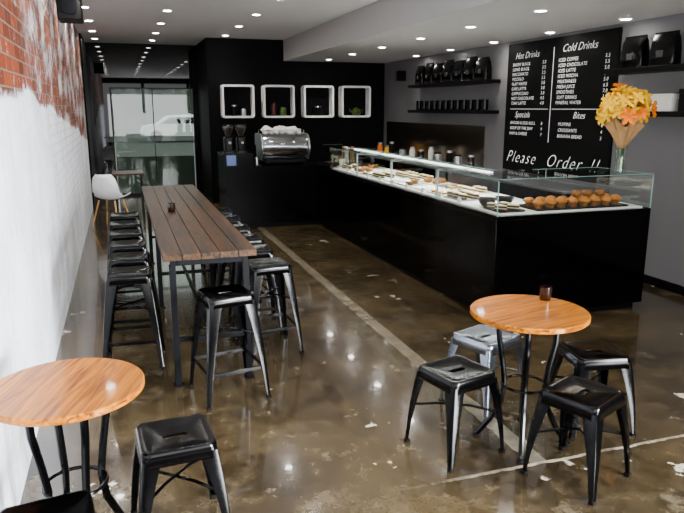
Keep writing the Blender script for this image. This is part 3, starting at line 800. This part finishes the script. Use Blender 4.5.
for k in range(26):
    ph = k*2.1; el = random.uniform(.3, 1.7)
    d = Vector((math.sin(el)*math.cos(ph), math.sin(el)*math.sin(ph), math.cos(el)))
    b = B(); b.v = [(0, 0, 0), (.02, .05, .01), (-.02, .05, .01), (0, .13, 0), (0, .05, -.004)]; b.f = [(0, 1, 4), (0, 4, 2), (1, 3, 4), (4, 3, 2)]; b.m = [0]*4
    o = b.obj('leaf', M['leaf'], bq); o.rotation_euler = d.to_track_quat('Y', 'Z').to_euler(); o.location = Vector((0, 0, .44))+d*.12

# ------------------------------------------------------------------ menu board
mb = thing('menu_board', 'tall black chalkboard menu with white lettering on the grey wall', 'menu board', (XR, 7.07, 1.78))
BW, BH = 2.14, 1.66
B().box(-.03, -.0005, -BW/2, BW/2, -BH/2, BH/2).obj('board', M['board'], mb, bevel=.002)
def lettering(items, name, mat, x=-.0335, thin=.018, space=1.0):
    Mx = Matrix(((0, 0, -1), (-1, 0, 0), (0, 1, 0)))
    for (body, u, v, size, shear, align) in items:
        cu = bpy.data.curves.new('t', 'FONT'); cu.body = body; cu.size = size; cu.shear = shear; cu.align_x = align; cu.resolution_u = 3
        cu.offset = -thin*size; cu.space_character = space
        ob = bpy.data.objects.new('t', cu); COL.objects.link(ob)
        dg = bpy.context.evaluated_depsgraph_get(); me = bpy.data.meshes.new_from_object(ob.evaluated_get(dg))
        V = []
        for vt in me.vertices:
            p = Mx @ Vector((vt.co.x+u, vt.co.y+v, 0)); V.append((x+p.x, p.y, p.z))
        F = [tuple(pl.vertices) for pl in me.polygons]
        bpy.data.objects.remove(ob); bpy.data.curves.remove(cu); bpy.data.meshes.remove(me)
        me = bpy.data.meshes.new(name); me.from_pydata(V, [], F); me.materials.append(mat)
        o = bpy.data.objects.new(name, me); COL.objects.link(o); o.parent = mb
heads = [('Hot Drinks', -.62, .63, .115, .4, 'CENTER'), ('Cold Drinks', .42, .65, .125, .4, 'CENTER'), ('Specials', -.66, -.12, .11, .4, 'CENTER'), ('Bites', .5, -.12, .11, .4, 'CENTER')]
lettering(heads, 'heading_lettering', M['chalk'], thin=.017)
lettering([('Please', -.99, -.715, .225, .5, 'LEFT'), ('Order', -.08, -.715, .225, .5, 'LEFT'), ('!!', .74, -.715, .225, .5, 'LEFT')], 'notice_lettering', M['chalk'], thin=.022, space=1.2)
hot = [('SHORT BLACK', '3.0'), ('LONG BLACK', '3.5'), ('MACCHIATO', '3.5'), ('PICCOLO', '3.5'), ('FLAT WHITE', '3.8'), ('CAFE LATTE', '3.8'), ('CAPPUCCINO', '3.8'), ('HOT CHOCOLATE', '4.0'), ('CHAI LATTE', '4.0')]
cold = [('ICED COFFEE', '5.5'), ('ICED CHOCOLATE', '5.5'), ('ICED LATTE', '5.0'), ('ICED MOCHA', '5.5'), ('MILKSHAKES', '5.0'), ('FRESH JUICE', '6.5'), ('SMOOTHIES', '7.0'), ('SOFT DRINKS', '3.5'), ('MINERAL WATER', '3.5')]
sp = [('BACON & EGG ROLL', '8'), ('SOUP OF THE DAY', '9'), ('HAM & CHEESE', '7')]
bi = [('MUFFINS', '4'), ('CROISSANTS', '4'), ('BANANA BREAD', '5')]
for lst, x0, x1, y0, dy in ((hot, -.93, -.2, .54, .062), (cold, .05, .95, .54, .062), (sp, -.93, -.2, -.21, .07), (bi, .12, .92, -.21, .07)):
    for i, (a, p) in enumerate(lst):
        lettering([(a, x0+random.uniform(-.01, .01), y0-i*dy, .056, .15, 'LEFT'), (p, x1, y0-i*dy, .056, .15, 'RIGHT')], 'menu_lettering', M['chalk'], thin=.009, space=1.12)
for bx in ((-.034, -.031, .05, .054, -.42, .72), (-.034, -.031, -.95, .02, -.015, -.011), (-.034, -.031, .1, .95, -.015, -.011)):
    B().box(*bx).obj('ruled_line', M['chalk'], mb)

# ------------------------------------------------------------------ far chair and small table
def shell_chair(loc, rz):
    e = thing('chair', 'white moulded plastic chair on wooden dowel legs', 'chair', loc, rz)
    prof = [(.24, .435, .20), (.2, .45, .22), (.08, .43, .235), (-.06, .425, .235), (-.15, .46, .23), (-.2, .54, .225), (-.225, .66, .21), (-.24, .76, .18), (-.245, .82, .12)]
    V = B(); rows = []
    for y, z, w in prof:
        row = []
        for i in range(13):
            u = -1+2*i/12
            k = abs(u)**2.5
            up = .06*k if z < .5 else 0
            fw = .09*k if z >= .46 else 0
            row.append((u*w, y+fw, z+up))
        rows.append(row)
    V.loft(rows, False, False, closed=False)
    V.obj('shell', M['whiteplastic'], e, solid=.008, angle=80)
    for sx in (-1, 1):
        for sy in (-1, 1):
            B().tube([(sx*.13, sy*.11, .42), (sx*.22, sy*.21, 0)], [.014, .010], 8).obj('leg', M['lightwood'], e)
    for q in ([(-.17, -.15, .25), (.17, .15, .25)], [(-.17, .15, .26), (.17, -.15, .26)]):
        B().tube(q, .004, 5).obj('wire_brace', M['blackframe'], e)
shell_chair((-.2, 10.6, 0), math.radians(-30))
e = thing('side_table', 'small square black cafe table beside the white chair', 'table', (.08, 11.6, 0))
B().box(-.25, .25, -.3, .3, .71, .74).obj('table_top', M['darkwood'], e, bevel=.003)
for x in (-.21, .21):
    for y in (-.26, .26): B().box(x-.015, x+.015, y-.015, y+.015, 0, .71).obj('leg', M['blackframe'], e)

# ------------------------------------------------------------------ lights
def downlight(loc, power):
    e = thing('downlight', 'small round white recessed ceiling downlight switched on', 'ceiling light', loc, 0, 'ceiling downlights')
    B().lathe([(.068, 0), (.068, -.008), (.052, -.010), (.048, 0)], 24).obj('trim_ring', M['white'], e)
    B().lathe([(.051, 0), (.051, -.006), (.001, -.007)], 20).obj('lens', M['lamp'], e)
    L = bpy.data.lights.new('downlight_lamp', 'SPOT'); L.energy = power; L.spot_size = math.radians(115); L.spot_blend = .8; L.shadow_soft_size = .045; L.color = (1, .91, .78)
    lo = bpy.data.objects.new('downlight_lamp', L); COL.objects.link(lo); lo.parent = e; lo.location = (0, 0, -.03)
for y in (1.2, 2.5, 3.8, 5.2, 6.6, 8.0, 9.4, 10.8, 12.2, 13.5):
    for x in (-.38+.06, .7, 1.88): downlight((x, y, ZU), 46)
for y in (2.9, 4.17, 5.47, 6.76, 8.05, 9.38, 10.7, 12.0): downlight((3.72, y, ZL), 40)
for y in (5.7, 6.95, 8.2, 9.45, 10.7): downlight((4.87, y, ZL), 20)

W = bpy.data.worlds.new('sky'); scene.world = W; W.use_nodes = True
bg = W.node_tree.nodes['Background']
sky = W.node_tree.nodes.new('ShaderNodeTexSky'); sky.sky_type = 'HOSEK_WILKIE'; sky.turbidity = 6; sky.sun_direction = (0.2, 0.3, 0.9)
mxw = W.node_tree.nodes.new('ShaderNodeMix'); mxw.data_type = 'RGBA'; mxw.inputs[0].default_value = 0.85; mxw.inputs[7].default_value = (.97, .985, 1, 1)
W.node_tree.links.new(sky.outputs[0], mxw.inputs[6]); W.node_tree.links.new(mxw.outputs[2], bg.inputs['Color'])
bg.inputs['Strength'].default_value = 2.0
def area(name, loc, d, sx, sy, en, col, spread=180):
    L = bpy.data.lights.new(name, 'AREA'); L.shape = 'RECTANGLE'; L.size = sx; L.size_y = sy; L.energy = en; L.color = col; L.spread = math.radians(spread)
    lo = bpy.data.objects.new(name, L); COL.objects.link(lo); lo.location = loc
    lo.rotation_euler = Vector(d).to_track_quat('-Z', 'Z').to_euler()
area('shopfront_daylight', (2.2, YF+.05, 1.5), (0, 1, .8), 5.2, 2.2, 300, (.98, .99, 1), 150)
area('left_wall_fill', (4.0, YF+.1, 1.2), (-4.5, 5.0, -.9), 1.8, 1.7, 380, (.94, .97, 1), 60)  # unseen fill light added to brighten the near left wall

# ------------------------------------------------------------------ camera
cd = bpy.data.cameras.new('camera'); cam = bpy.data.objects.new('camera', cd); COL.objects.link(cam)
cd.sensor_width = 36; cd.lens = 660/684*36; cd.clip_start = .05
cam.location = (0, 0, 1.78); cam.rotation_euler = (math.radians(90-12.68), 0, math.radians(-18.32))
scene.camera = cam
